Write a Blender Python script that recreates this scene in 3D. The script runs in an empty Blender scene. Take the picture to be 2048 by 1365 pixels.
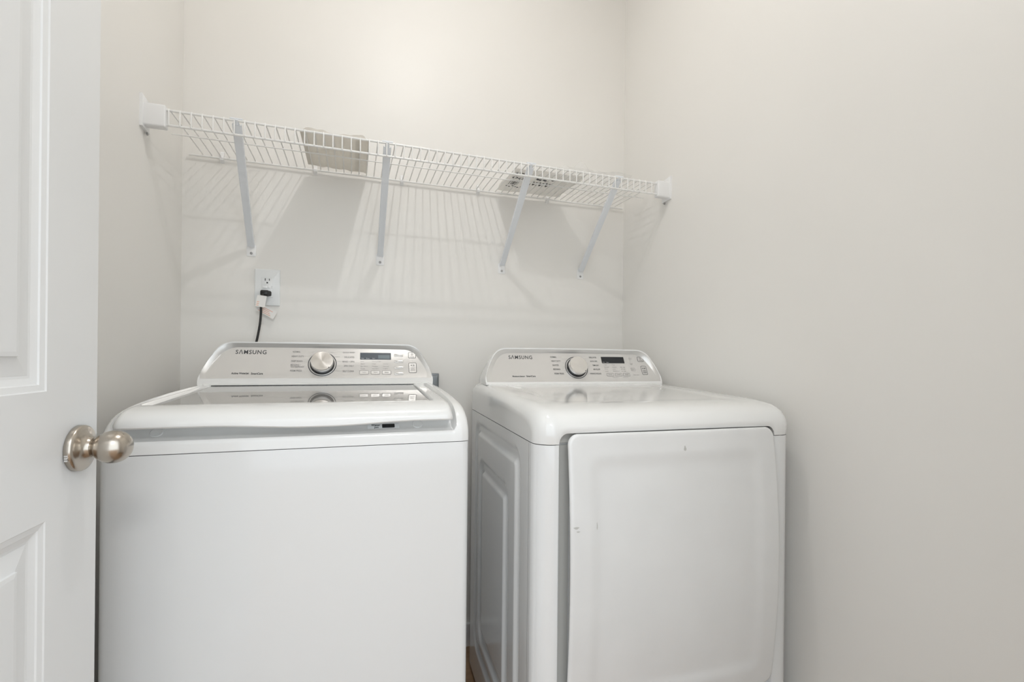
import bpy, bmesh, math, random
from mathutils import Matrix, Vector
S = bpy.context.scene
COL = S.collection
R = math.radians
random.seed(4)

# ------------------------------------------------------------------ camera
CAM_H = 1.12
F_PX, CY_PX, YAW, ROLL = 944.0, 714.0, R(18.69), R(0.58)
cam_data = bpy.data.cameras.new('camera')
cam = bpy.data.objects.new('camera', cam_data)
COL.objects.link(cam)
cam_data.sensor_width = 36.0
cam_data.lens = F_PX / 2048.0 * 36.0
cam_data.shift_y = (CY_PX - 682.5) / 2048.0
cam_data.clip_start = 0.02
rt = Vector((math.cos(YAW), -math.sin(YAW), 0))
fw = Vector((math.sin(YAW), math.cos(YAW), 0))
up = Vector((0, 0, 1))
rt, up = rt * math.cos(ROLL) + up * math.sin(ROLL), up * math.cos(ROLL) - rt * math.sin(ROLL)
m = Matrix.Identity(4)
for i in range(3):
    m[i][0], m[i][1], m[i][2] = rt[i], up[i], -fw[i]
m[2][3] = CAM_H
cam.matrix_world = m
S.camera = cam

# ------------------------------------------------------------------ world, light, exposure
LAMP_POS = (0.24, 0.90, 2.60)
LAMP_POWER = 11.5
HALL_POWER = 10.0
WORLD_STRENGTH = 2.15
S.view_settings.view_transform = 'Standard'
S.view_settings.look = 'None'
S.view_settings.gamma = 1.0
S.view_settings.use_curve_mapping = False
S.view_settings.exposure = 0.0
world = bpy.data.worlds.new('world')
S.world = world
world.use_nodes = True
bg = world.node_tree.nodes['Background']
bg.inputs[0].default_value = (0.88, 0.95, 1.0, 1)
bg.inputs[1].default_value = WORLD_STRENGTH
cy = S.cycles
cy.max_bounces, cy.diffuse_bounces, cy.glossy_bounces, cy.transparent_max_bounces = 8, 7, 4, 8
cy.caustics_reflective = cy.caustics_refractive = False
cy.sample_clamp_indirect = 6.0
cy.use_adaptive_sampling, cy.adaptive_threshold, cy.adaptive_min_samples = True, 0.03, 20
lm_ = bpy.data.lights.new('lamp_light', 'POINT')
lm_.energy = LAMP_POWER
lm_.color = (1.0, 0.985, 0.965)
lm_.shadow_soft_size = 0.016
lo_ = bpy.data.objects.new('lamp_light', lm_)
lo_.location = LAMP_POS
COL.objects.link(lo_)
pt_ = bpy.data.lights.new('doorway_portal', 'AREA')              # sampling portal for the daylight from the hall
pt_.shape = 'RECTANGLE'
pt_.size, pt_.size_y = 1.015, 2.06
pt_.cycles.is_portal = True
po_ = bpy.data.objects.new('doorway_portal', pt_)
po_.location = (0.0525, 0.02, 1.03)
po_.rotation_euler = (R(90), 0, 0)
COL.objects.link(po_)
hl = bpy.data.lights.new('hallway_fill', 'AREA')  # unseen fill light added in the hall to brighten the machine fronts
hl.shape = 'DISK'
hl.size = 0.45
hl.energy = HALL_POWER
hl.color = (1.0, 0.97, 0.93)
ho = bpy.data.objects.new('hallway_fill', hl)
ho.location = (0.1, -1.0, 2.4)
COL.objects.link(ho)

# ------------------------------------------------------------------ materials
def mat(name, col, rough=0.5, metal=0.0, bump=None, coat=0.0, spec=0.5, noise=None, emit=None, alpha=1.0, aniso=None, ior=1.5, trans=0.0):
    mt = bpy.data.materials.new(name)
    mt.use_nodes = True
    nt = mt.node_tree
    b = nt.nodes['Principled BSDF']
    b.inputs['Base Color'].default_value = (*col, 1)
    b.inputs['Roughness'].default_value = rough
    b.inputs['Metallic'].default_value = metal
    b.inputs['Specular IOR Level'].default_value = spec
    b.inputs['Coat Weight'].default_value = coat
    b.inputs['Coat Roughness'].default_value = 0.05
    b.inputs['IOR'].default_value = ior
    b.inputs['Alpha'].default_value = alpha
    tc = nt.nodes.new('ShaderNodeTexCoord')
    if noise:                                   # (scale, amount, detail): faint tone variation
        nz = nt.nodes.new('ShaderNodeTexNoise')
        nz.inputs['Scale'].default_value = noise[0]
        nz.inputs['Detail'].default_value = noise[2]
        rp = nt.nodes.new('ShaderNodeValToRGB')
        rp.color_ramp.elements[0].position, rp.color_ramp.elements[1].position = 0.3, 0.7
        k = noise[1]
        rp.color_ramp.elements[0].color = (*[c * (1 - k) for c in col], 1)
        rp.color_ramp.elements[1].color = (*[min(1, c * (1 + k)) for c in col], 1)
        nt.links.new(tc.outputs['Object'], nz.inputs['Vector'])
        nt.links.new(nz.outputs['Fac'], rp.inputs['Fac'])
        nt.links.new(rp.outputs['Color'], b.inputs['Base Color'])
    if bump:                                    # (scale, strength, distance)
        nz = nt.nodes.new('ShaderNodeTexNoise')
        nz.inputs['Scale'].default_value = bump[0]
        nz.inputs['Detail'].default_value = 3
        bp = nt.nodes.new('ShaderNodeBump')
        bp.inputs['Strength'].default_value = bump[1]
        bp.inputs['Distance'].default_value = bump[2]
        nt.links.new(tc.outputs['Object'], nz.inputs['Vector'])
        nt.links.new(nz.outputs['Fac'], bp.inputs['Height'])
        nt.links.new(bp.outputs['Normal'], b.inputs['Normal'])
    if emit:
        b.inputs['Emission Color'].default_value = (*emit[0], 1)
        b.inputs['Emission Strength'].default_value = emit[1]
    if trans:                                   # thin wrapping that lets light through
        tr = nt.nodes.new('ShaderNodeBsdfTranslucent')
        tr.inputs['Color'].default_value = (*col, 1)
        mx = nt.nodes.new('ShaderNodeMixShader')
        mx.inputs[0].default_value = trans
        nt.links.new(b.outputs[0], mx.inputs[1])
        nt.links.new(tr.outputs[0], mx.inputs[2])
        nt.links.new(mx.outputs[0], nt.nodes['Material Output'].inputs['Surface'])
    if aniso:
        tg = nt.nodes.new('ShaderNodeTangent')
        tg.direction_type = 'RADIAL'
        tg.axis = 'Z'
        b.inputs['Anisotropic'].default_value = aniso
        nt.links.new(tg.outputs['Tangent'], b.inputs['Tangent'])
    return mt

M = {}
M['wall'] = mat('wall_paint', (0.80, 0.787, 0.760), 0.45, noise=(2.0, 0.012, 2))
M['ceiling'] = mat('ceiling_paint', (0.80, 0.79, 0.77), 0.8)
M['door'] = mat('door_paint', (0.76, 0.77, 0.775), 0.32)
M['enamel'] = mat('white_enamel', (0.78, 0.79, 0.795), 0.16, coat=0.5)
M['enamel_door'] = mat('white_enamel_scuffed', (0.75, 0.755, 0.755), 0.26, coat=0.3, noise=(9.0, 0.02, 4))
M['plastic'] = mat('white_gloss_plastic', (0.81, 0.815, 0.81), 0.10, coat=0.5)
M['channel'] = mat('grey_channel_plastic', (0.50, 0.50, 0.48), 0.35)
M['silver'] = mat('silver_console_paint', (0.70, 0.69, 0.675), 0.27, metal=0.45)
M['chrome'] = mat('chrome', (0.80, 0.79, 0.78), 0.12, metal=1.0)
M['brushed'] = mat('spun_aluminium', (0.80, 0.79, 0.775), 0.20, metal=1.0, aniso=0.8)
M['black'] = mat('black_plastic', (0.012, 0.013, 0.015), 0.25)
M['ring'] = mat('dark_ring', (0.03, 0.035, 0.045), 0.25)
M['display_grey'] = mat('grey_display', (0.10, 0.115, 0.135), 0.18)
M['lcd'] = mat('blue_grey_lcd', (0.17, 0.21, 0.235), 0.2)
M['display_black'] = mat('black_display', (0.012, 0.014, 0.018), 0.08)
M['print'] = mat('dark_print', (0.045, 0.05, 0.055), 0.5)
M['print_grey'] = mat('grey_print', (0.17, 0.17, 0.17), 0.5)
M['print_line'] = mat('fine_line_print', (0.52, 0.51, 0.49), 0.5)
M['print_white'] = mat('white_print', (0.60, 0.62, 0.64), 0.5)
M['print_orange'] = mat('orange_print', (0.78, 0.28, 0.13), 0.6)
M['glass'] = mat('grey_lid_glass', (0.30, 0.295, 0.285), 0.02, spec=0.6, ior=1.6)
M['nickel'] = mat('satin_nickel', (0.50, 0.455, 0.40), 0.24, metal=1.0)
M['wire'] = mat('white_vinyl_wire', (0.82, 0.82, 0.81), 0.35)
M['brace'] = mat('white_steel_brace', (0.78, 0.81, 0.85), 0.35)
M['end'] = mat('white_end_bracket', (0.82, 0.825, 0.83), 0.4)
M['screw'] = mat('screw_metal', (0.35, 0.35, 0.35), 0.4, metal=0.8)
M['plate'] = mat('outlet_plate', (0.80, 0.82, 0.83), 0.25)
M['cord'] = mat('black_cord', (0.015, 0.014, 0.013), 0.4)
M['tag'] = mat('paper_tag', (0.80, 0.79, 0.77), 0.5)
M['grey_metal'] = mat('grey_metal_box', (0.20, 0.215, 0.225), 0.35, metal=0.6)
M['packet'] = mat('grey_packet', (0.84, 0.82, 0.78), 0.4, noise=(22, 0.06, 4), trans=0.5)
M['bag'] = mat('white_printed_bag', (0.90, 0.89, 0.87), 0.3, noise=(25, 0.03, 3), trans=0.5)
M['clear'] = mat('clear_plastic_film', (0.88, 0.88, 0.87), 0.12, alpha=0.22)
M['feet'] = mat('rubber_feet', (0.03, 0.03, 0.03), 0.7)
M['bulb'] = mat('lit_bulb', (1, 1, 1), 0.5, emit=((1.0, 0.955, 0.885), 30.0))

def floor_material():
    mt = bpy.data.materials.new('wood_floor')
    mt.use_nodes = True
    nt = mt.node_tree
    b = nt.nodes['Principled BSDF']
    tc = nt.nodes.new('ShaderNodeTexCoord')
    mp = nt.nodes.new('ShaderNodeMapping')
    mp.inputs['Scale'].default_value = (2.2, 26, 1)
    nz = nt.nodes.new('ShaderNodeTexNoise')
    nz.inputs['Scale'].default_value = 2.0
    nz.inputs['Detail'].default_value = 6
    rp = nt.nodes.new('ShaderNodeValToRGB')
    rp.color_ramp.elements[0].color = (0.20, 0.115, 0.06, 1)
    rp.color_ramp.elements[1].color = (0.36, 0.235, 0.14, 1)
    nt.links.new(tc.outputs['Object'], mp.inputs['Vector'])
    nt.links.new(mp.outputs['Vector'], nz.inputs['Vector'])
    nt.links.new(nz.outputs['Fac'], rp.inputs['Fac'])
    nt.links.new(rp.outputs['Color'], b.inputs['Base Color'])
    b.inputs['Roughness'].default_value = 0.35
    return mt
M['floor'] = floor_material()

# ------------------------------------------------------------------ mesh helpers
class MB:
    def __init__(s): s.v, s.f = [], []
    def add(s, vs, fs):
        o = len(s.v)
        s.v += [tuple(p) for p in vs]
        s.f += [tuple(i + o for i in f) for f in fs]
        return s
    def build(s, name, m, parent=None, angle=35, loc=None, mod=None):
        me = bpy.data.meshes.new(name)
        me.from_pydata(s.v, [], s.f)
        bm = bmesh.new()
        bm.from_mesh(me)
        bmesh.ops.remove_doubles(bm, verts=bm.verts, dist=1e-6)
        bmesh.ops.recalc_face_normals(bm, faces=bm.faces)
        bm.to_mesh(me)
        bm.free()
        return link(name, me, m, parent, angle, loc)

def link(name, me, m, parent=None, angle=35, loc=None):
    if m is not None:
        me.materials.clear()
        me.materials.append(M[m] if isinstance(m, str) else m)
    for p in me.polygons: p.use_smooth = True
    me.set_sharp_from_angle(angle=R(angle))
    o = bpy.data.objects.new(name, me)
    COL.objects.link(o)
    if parent: o.parent = parent
    if loc: o.location = loc
    return o

def thing(name, label, cat, loc=(0, 0, 0), rz=0.0, group=None):
    o = bpy.data.objects.new(name, None)
    o.empty_display_size = 0.1
    COL.objects.link(o)
    o.location = loc
    o.rotation_euler = (0, 0, rz)
    return tag(o, label, cat, group)

def tag(o, label, cat, group=None):
    o['label'], o['category'] = label, cat
    if group: o['group'] = group
    return o

def struct(o, label=None):
    o['kind'] = 'structure'
    if label: o['label'] = label
    return o

def frame(o, eu, ev, en):
    o, eu, ev, en = Vector(o), Vector(eu), Vector(ev), Vector(en)
    return lambda u, v, n=0.0: o + eu * u + ev * v + en * n

def rrect(x0, y0, x1, y1, r, n=5):
    pts = []
    for cx, cy, a0 in ((x1 - r, y1 - r, 0), (x0 + r, y1 - r, 90), (x0 + r, y0 + r, 180), (x1 - r, y0 + r, 270)):
        for k in range(n + 1):
            a = R(a0 + 90 * k / n)
            pts.append((cx + r * math.cos(a), cy + r * math.sin(a)))
    return pts

def circle(cx, cy, r, n=32, ry=None):
    return [(cx + r * math.cos(2 * math.pi * k / n), cy + (ry or r) * math.sin(2 * math.pi * k / n)) for k in range(n)]

def inset(pts, d):
    n = len(pts)
    area = sum(pts[i][0] * pts[(i + 1) % n][1] - pts[(i + 1) % n][0] * pts[i][1] for i in range(n))
    s = 1 if area > 0 else -1
    out = []
    for i in range(n):
        a, b, c = Vector(pts[i - 1]), Vector(pts[i]), Vector(pts[(i + 1) % n])
        e1, e2 = (b - a), (c - b)
        if e1.length < 1e-9: e1 = e2
        if e2.length < 1e-9: e2 = e1
        e1, e2 = e1.normalized(), e2.normalized()
        nrm = Vector((-e1.y - e2.y, e1.x + e2.x)) * s
        if nrm.length < 1e-6: nrm = Vector((-e1.y, e1.x)) * s
        nrm.normalize()
        k = max(0.35, nrm.dot(Vector((-e1.y, e1.x)) * s))
        out.append(tuple(b + nrm * (d / k)))
    return out

def prism(mb, pts, fr, n0, n1, bev=0.0, steps=3):
    """closed outline pts in a frame, from depth n0 (back) to n1 (front) with a rounded front edge"""
    rings = [[fr(u, v, n0) for u, v in pts]]
    if bev > 0:
        for k in range(steps + 1):
            a = math.pi / 2 * k / steps
            q = inset(pts, bev * (1 - math.cos(a)))
            rings.append([fr(u, v, n1 - bev * (1 - math.sin(a))) for u, v in q])
    else:
        rings.append([fr(u, v, n1) for u, v in pts])
    return rings_mesh(mb, rings)

def rings_mesh(mb, rings, caps=(True, True), closed=True):
    n = len(rings[0])
    vs = [p for r in rings for p in r]
    fs = []
    for i in range(len(rings) - 1):
        for j in range(n if closed else n - 1):
            k = (j + 1) % n
            fs.append((i * n + j, i * n + k, (i + 1) * n + k, (i + 1) * n + j))
    if caps[0]: fs.append(tuple(reversed(range(n))))
    if caps[1]: fs.append(tuple((len(rings) - 1) * n + j for j in range(n)))
    return mb.add(vs, fs)

def band(mb, outer, inner, fr, n):
    """flat printed outline between two loops"""
    k = len(outer)
    vs = [fr(u, v, n) for u, v in outer] + [fr(u, v, n) for u, v in inner]
    return mb.add(vs, [(j, (j + 1) % k, k + (j + 1) % k, k + j) for j in range(k)])

def flat(mb, pts, fr, n):
    return mb.add([fr(u, v, n) for u, v in pts], [tuple(range(len(pts)))])

def box(mb, x0, x1, y0, y1, z0, z1):
    vs = [(x, y, z) for z in (z0, z1) for y in (y0, y1) for x in (x0, x1)]
    return mb.add(vs, [(0, 2, 3, 1), (4, 5, 7, 6), (0, 1, 5, 4), (2, 6, 7, 3), (0, 4, 6, 2), (1, 3, 7, 5)])

def lathe(mb, prof, fr, n=40):
    """prof: (radius, height along n axis)"""
    rings = [[fr(r * math.cos(2 * math.pi * k / n), r * math.sin(2 * math.pi * k / n), h) for k in range(n)] for r, h in prof]
    return rings_mesh(mb, rings)

def tube(mb, path, r, n=8, caps=(True, True)):
    path = [Vector(p) for p in path]
    rings = []
    ref = None
    for i, p in enumerate(path):
        t = (path[min(i + 1, len(path) - 1)] - path[max(i - 1, 0)]).normalized()
        if ref is None:
            ref = Vector((1, 0, 0)) if abs(t.x) < 0.9 else Vector((0, 1, 0))
        a = (ref - t * ref.dot(t)).normalized()
        ref = a
        b = t.cross(a)
        rr = r[i] if isinstance(r, (list, tuple)) else r
        rings.append([p + a * rr * math.cos(2 * math.pi * k / n) + b * rr * math.sin(2 * math.pi * k / n) for k in range(n)])
    return rings_mesh(mb, rings, caps)

def smooth_path(pts, n=8):
    pts = [Vector(p) for p in pts]
    out = []
    for i in range(len(pts) - 1):
        p0, p1, p2, p3 = pts[max(i - 1, 0)], pts[i], pts[i + 1], pts[min(i + 2, len(pts) - 1)]
        for k in range(n):
            t = k / n
            out.append(0.5 * (2 * p1 + (p2 - p0) * t + (2 * p0 - 5 * p1 + 4 * p2 - p3) * t * t + (3 * p1 - p0 - 3 * p2 + p3) * t ** 3))
    return out + [pts[-1]]

def sstep(a, b, x):
    if a == b: return float(x >= a)
    t = min(1, max(0, (x - a) / (b - a)))
    return t * t * (3 - 2 * t)

_text = {}
def text_verts(body, bold=0.0, shear=0.0, spacing=1.0):
    key = (body, bold, shear, spacing)
    if key not in _text:
        cu = bpy.data.curves.new('lettering', 'FONT')
        cu.body = body
        cu.offset = bold
        cu.shear = shear
        cu.space_character = spacing
        cu.space_line = 0.85
        cu.resolution_u = 3
        ob = bpy.data.objects.new('lettering', cu)
        me = bpy.data.meshes.new_from_object(ob)
        vs = [(v.co.x, v.co.y) for v in me.vertices]
        fs = [tuple(p.vertices) for p in me.polygons]
        bpy.data.objects.remove(ob)
        bpy.data.curves.remove(cu)
        bpy.data.meshes.remove(me)
        xs, ys = [a for a, _ in vs], [b for _, b in vs]
        x0, x1, y0, y1 = min(xs), max(xs), min(ys), max(ys)
        _text[key] = ([((a - x0) / (x1 - x0), (b - y0) / (y1 - y0)) for a, b in vs], fs)
    return _text[key]

def lettering(name, body, fr, x0, v0, x1, v1, m, parent, n=0.0003, bold=0.0, shear=0.0, spacing=1.0):
    vs, fs = text_verts(body, bold, shear, spacing)
    mb = MB()
    mb.add([fr(x0 + (x1 - x0) * a, v0 + (v1 - v0) * b, n) for a, b in vs], fs)
    return mb.build(name, m, parent)

# ------------------------------------------------------------------ the room
XL, XR, YB, YF, ZC = -0.527, 1.111, 1.79, 0.135, 2.70
def slab(name, x0, x1, y0, y1, z0, z1, m):
    return struct(box(MB(), x0, x1, y0, y1, z0, z1).build(name, m))
slab('floor', -2.5, 3.0, -3.0, YB + 0.1, -0.05, 0.0, 'floor')
slab('ceiling', XL - 0.1, XR + 0.1, 0.02, YB + 0.1, ZC, ZC + 0.05, 'ceiling')
slab('wall_back', XL - 0.1, XR + 0.1, YB, YB + 0.1, 0, ZC, 'wall')
slab('wall_left', XL - 0.1, XL, 0.02, YB, 0, ZC, 'wall')
slab('wall_right', XR, XR + 0.1, 0.02, YB, 0, ZC, 'wall')
fwm = MB()
box(fwm, XL, -0.455, 0.02, YF, 0, ZC)
box(fwm, 0.56, XR, 0.02, YF, 0, ZC)  # opening made wider than the door so more hall light reaches the machines
box(fwm, -0.455, 0.56, 0.02, YF, 2.06, ZC)
struct(fwm.build('wall_front', 'wall'))
bbm = MB()
for nm, (x0, x1, y0, y1) in dict(baseboard_back=(XL, XR, YB - 0.014, YB), baseboard_left=(XL, XL + 0.014, YF, YB - 0.014),
                                 baseboard_right=(XR - 0.014, XR, YF, YB - 0.014)).items():
    slab(nm, x0, x1, y0, y1, 0, 0.085, 'door')

# ------------------------------------------------------------------ panelled door, opened along the left wall
def build_door():
    ang = R(3.3)
    t = Vector((math.sin(ang), math.cos(ang), 0))
    p0 = Vector((-0.377, 0.851, 0)) + t * (0.048 - 0.762)
    root = bpy.data.objects.new('door_1', None)
    COL.objects.link(root)
    root.location = p0
    root.rotation_euler = (0, 0, R(90) - ang)
    struct(root, 'white moulded panel door standing open along the left wall')
    W, T, Z0, Z1 = 0.762, 0.035, 0.012, 2.04
    xs = [0, 0.114, 0.330, 0.432, 0.648, W]
    zs = [Z0, 0.24, 0.897, 1.068, 1.72, 1.82, 1.96, Z1]
    mb = MB()
    for side in (0, 1):
        y = 0.0 if side == 0 else T
        for i in range(5):
            for j in range(7):
                if i in (1, 3) and j in (1, 3, 5): continue
                mb.add([(xs[i], y, zs[j]), (xs[i + 1], y, zs[j]), (xs[i + 1], y, zs[j + 1]), (xs[i], y, zs[j + 1])], [(0, 1, 2, 3)])
    e = [(0, 0), (W, 0), (W, T), (0, T)]
    for k in (1, 3):
        a, b = e[k], e[(k + 1) % 4]
        mb.add([(*a, Z0), (*b, Z0), (*b, Z1), (*a, Z1)], [(0, 1, 2, 3)])
    for z in (Z0, Z1): mb.add([(*p, z) for p in e], [(0, 1, 2, 3)])
    lf = mb.build('leaf', 'door', root, angle=20)
    for p in lf.data.polygons: p.use_smooth = False
    prof = [(0, 0), (0.0015, 0.0015), (0.009, 0.0030), (0.0102, 0.0048), (0.018, 0.0080), (0.0215, 0.0085), (0.0225, 0.0082), (0.046, 0.0046), (0.0465, 0.0018), (0.052, 0.0012)]
    for i in (1, 3):
        for j in (1, 3, 5):
            pm = MB()
            for side in (0, 1):
                rings = []
                for d, h in prof:
                    y = h if side == 0 else T - h
                    rings.append([(xs[i] + d, y, zs[j] + d), (xs[i + 1] - d, y, zs[j] + d), (xs[i + 1] - d, y, zs[j + 1] - d), (xs[i] + d, y, zs[j + 1] - d)])
                rings_mesh(pm, rings, caps=(False, True))
            pn = pm.build('door_panel', 'door', root, angle=12)
            for p in pn.data.polygons: p.use_smooth = False
    # knob set (axis points out of the visible face: local -y)
    fr = frame((0.714, 0, 0.981), (1, 0, 0), (0, 0, 1), (0, -1, 0))
    rs = lathe(MB(), [(0.0001, 0), (0.0325, 0.0), (0.0332, 0.001), (0.0332, 0.0065), (0.0322, 0.0085), (0.0300, 0.0098), (0.0270, 0.0108), (0.0225, 0.0120), (0.0190, 0.0140), (0.0165, 0.0165), (0.0150, 0.0190), (0.0145, 0.0203), (0.0126, 0.0206), (0.0001, 0.0206)], fr, 64)
    rose = rs.build('rosette', 'nickel', root, angle=50)
    vm = MB()
    for k in (-1, 0, 1):
        f2 = frame((0.714 - 0.0330, -0.004, 0.972 + k * 0.0032), (0, 1, 0), (0, 0, 1), (-1, 0, 0))
        prism(vm, rrect(-0.0022, -0.0012, 0.0022, 0.0012, 0.0005, 2), f2, -0.001, 0.0005)
    vm.build('rosette_notches', 'chrome', rose)
    eg = [(0.0001, 0.0200), (0.0122, 0.0200), (0.0124, 0.0222)]
    for k in range(25):
        a = math.pi * k / 24
        c, s = -math.cos(a), math.sin(a)
        rr = 0.0238 * s ** 0.94 * (1 + 0.07 * c)
        h = 0.0430 + 0.0245 * c
        if k == 0 or (c < 0 and rr < 0.0135): continue
        eg.append((max(rr, 0.0001), h))
    lathe(MB(), eg, fr, 64).build('door_knob', 'nickel', root, angle=60)
    for z in (0.25, 1.02, 1.80):
        tube(MB(), [(-0.004, -0.004, z - 0.045), (-0.004, -0.004, z + 0.045)], 0.006, 12).build('hinge', 'nickel', root)
    return root
build_door()

# ------------------------------------------------------------------ shared laundry-machine builders
TILT = R(22)
def console(root, y0, top, bw, cx, face_v0, z0=1.012):
    """control console: rounded trapezoid shell with an inset silver face"""
    st, ct = math.sin(TILT), math.cos(TILT)
    fr = frame((cx, y0, z0), (1, 0, 0), (0, st, ct), (0, -ct, st))
    half = [(bw - 0.0015, -0.006), (bw, 0.008), (bw - 0.0004, 0.018), (bw - 0.003, 0.029), (bw - 0.010, 0.050), (bw - 0.019, 0.072), (bw - 0.029, 0.093)]
    p1, p2, p3 = Vector((bw - 0.029, 0.093)), Vector((bw - 0.047, top)), Vector((bw - 0.085, top))
    for k in range(1, 9):
        s = k / 8
        q = p1 * (1 - s) ** 2 + p2 * 2 * s * (1 - s) + p3 * s * s
        half.append((q.x, q.y))
    for k in range(1, 7):
        half.append(((bw - 0.085) * (1 - k / 6), top + 0.0015 * math.sin(math.pi / 2 * k / 6)))
    outer = half + [(-x, v) for x, v in reversed(half[:-1])]
    def shrink(dx, dt, vmin):
        out = []
        for x, v in outer:
            k = (bw - dx) / bw
            out.append((x * k, vmin + (v + 0.006) * (top - dt - vmin) / (top + 0.006)))
        return out
    rim = shrink(0.0045, 0.004, face_v0)
    fac = shrink(0.020, 0.0135, face_v0 + 0.001)
    dep = lambda v: -(0.0015 + 0.0125 * max(0, v - face_v0) / top)
    def back(x, v, s):
        f = fr(x, v, 0)
        yb = max(y0 + 0.150 - 0.58 * max(v, 0), f.y + 0.03)
        return Vector((cx + x * (1 - 0.02 * s), f.y + (yb - f.y) * s, f.z - 0.004 * s * s))
    rings = [[fr(x, v, 0) for x, v in rim], [fr(x * 0.9975, v - 0.0004, 0.0012) for x, v in outer],
             [fr(x, v, -0.0015) for x, v in outer], [fr(x * 1.0006, v + 0.0004, -0.005) for x, v in outer]]
    rings += [[back(x, v, s) for x, v in outer] for s in (0.35, 0.7, 0.9)]
    rings += [[back(x * 0.992, v - 0.004 * (v > 0.06), 1.0) for x, v in outer]]
    shell = rings_mesh(MB(), rings, caps=(False, True), closed=True).build('console', 'plastic', root, angle=38)
    fm = MB()
    rings_mesh(fm, [[fr(x, v, -0.0002) for x, v in rim],
                    [fr(a[0] * .45 + b[0] * .55, a[1] * .45 + b[1] * .55, dep(b[1]) * .45) for a, b in zip(rim, fac)],
                    [fr(a[0] * .12 + b[0] * .88, a[1] * .12 + b[1] * .88, dep(b[1]) * .88) for a, b in zip(rim, fac)],
                    [fr(x, v, dep(v)) for x, v in fac]], caps=(False, True))
    fm.build('console_face', 'silver', shell, angle=30)
    ff = lambda u, v, n=0.0: fr(u, v, dep(v) + n)
    return shell, ff

def dial(root, ff, u, v):
    o = ff(u, v)
    ex = Vector((1, 0, 0))
    es = (ff(u, v + 0.01) - o).normalized()
    en = ex.cross(es)
    en = -en if en.y > 0 else en
    fr = frame(o, ex, es, en)
    band(MB(), circle(0, 0, 0.0425, 64), circle(0, 0, 0.0402, 64), fr, 0.0006).build('dial_ring', 'ring', root)
    rot = Matrix((( ex.x, es.x, en.x), (ex.y, es.y, en.y), (ex.z, es.z, en.z))).to_4x4()
    def local(mb, name, m, angle=35):
        ob = mb.build(name, m, root, angle)
        ob.matrix_local = Matrix.Translation(o) @ rot
        return ob
    id_ = frame((0, 0, 0), (1, 0, 0), (0, 1, 0), (0, 0, 1))
    local(lathe(MB(), [(0.0001, 0.0), (0.0365, 0.0), (0.0365, 0.004), (0.0358, 0.006), (0.0001, 0.006)], id_, 64), 'dial_skirt', 'black')
    d = local(lathe(MB(), [(0.0001, 0.005), (0.0340, 0.005), (0.0338, 0.020), (0.0334, 0.0225), (0.0326, 0.0236)], id_, 64), 'dial', 'chrome')
    cap = lathe(MB(), [(0.0327, 0.0234), (0.0320, 0.0243), (0.0310, 0.0244), (0.0001, 0.0238)], id_, 64)
    c = cap.build('dial_cap', 'brushed', d, 35)
    mk = flat(MB(), rrect(0.0195, -0.0245, 0.0225, -0.0215, 0.0008, 2), id_, 0.0247)
    mk.build('dial_mark', 'black', d)
    return d

def outline_button(root, ff, x0, v0, x1, v1, r, m='print', w=0.0014, raise_=0.0009):
    o = rrect(x0, v0, x1, v1, r, 4)
    prism(MB(), inset(o, w), ff, 0.0, raise_ * 0.6, bev=0.0002, steps=1).build('button', 'silver', root)
    band(MB(), o, inset(o, w), ff, 0.0003).build('button_outline', m, root)

def rounded_body(mb, x0, x1, y0, y1, z0, z1, rfront, rback=0.006, n=6):
    pts = []
    for cx, cy, a0, r in ((x1 - rback, y1 - rback, 0, rback), (x0 + rback, y1 - rback, 90, rback), (x0 + rfront, y0 + rfront, 180, rfront), (x1 - rfront, y0 + rfront, 270, rfront)):
        for k in range(n + 1):
            a = R(a0 + 90 * k / n)
            pts.append((cx + r * math.cos(a), cy + r * math.sin(a)))
    return rings_mesh(mb, [[(x, y, z0) for x, y in pts], [(x, y, z1) for x, y in pts]])

def feet(root, xs, ys):
    for x in xs:
        for y in ys:
            lathe(MB(), [(0.0001, -0.02), (0.022, -0.02), (0.022, -0.010), (0.010, -0.008), (0.010, 0.003), (0.0001, 0.003)], frame((x, y, 0), (1, 0, 0), (0, 1, 0), (0, 0, 1)), 20).build('leveling_foot', 'feet', root)

def blend(a, b, t): return [(p[0] + (q[0] - p[0]) * t, p[1] + (q[1] - p[1]) * t) for p, q in zip(a, b)]

def option_text(panel, ff, body, x0, v0, x1, h, m='print_grey'):
    lettering('option_label', body, ff, x0, v0, x1, v0 + h, m, panel)

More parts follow.
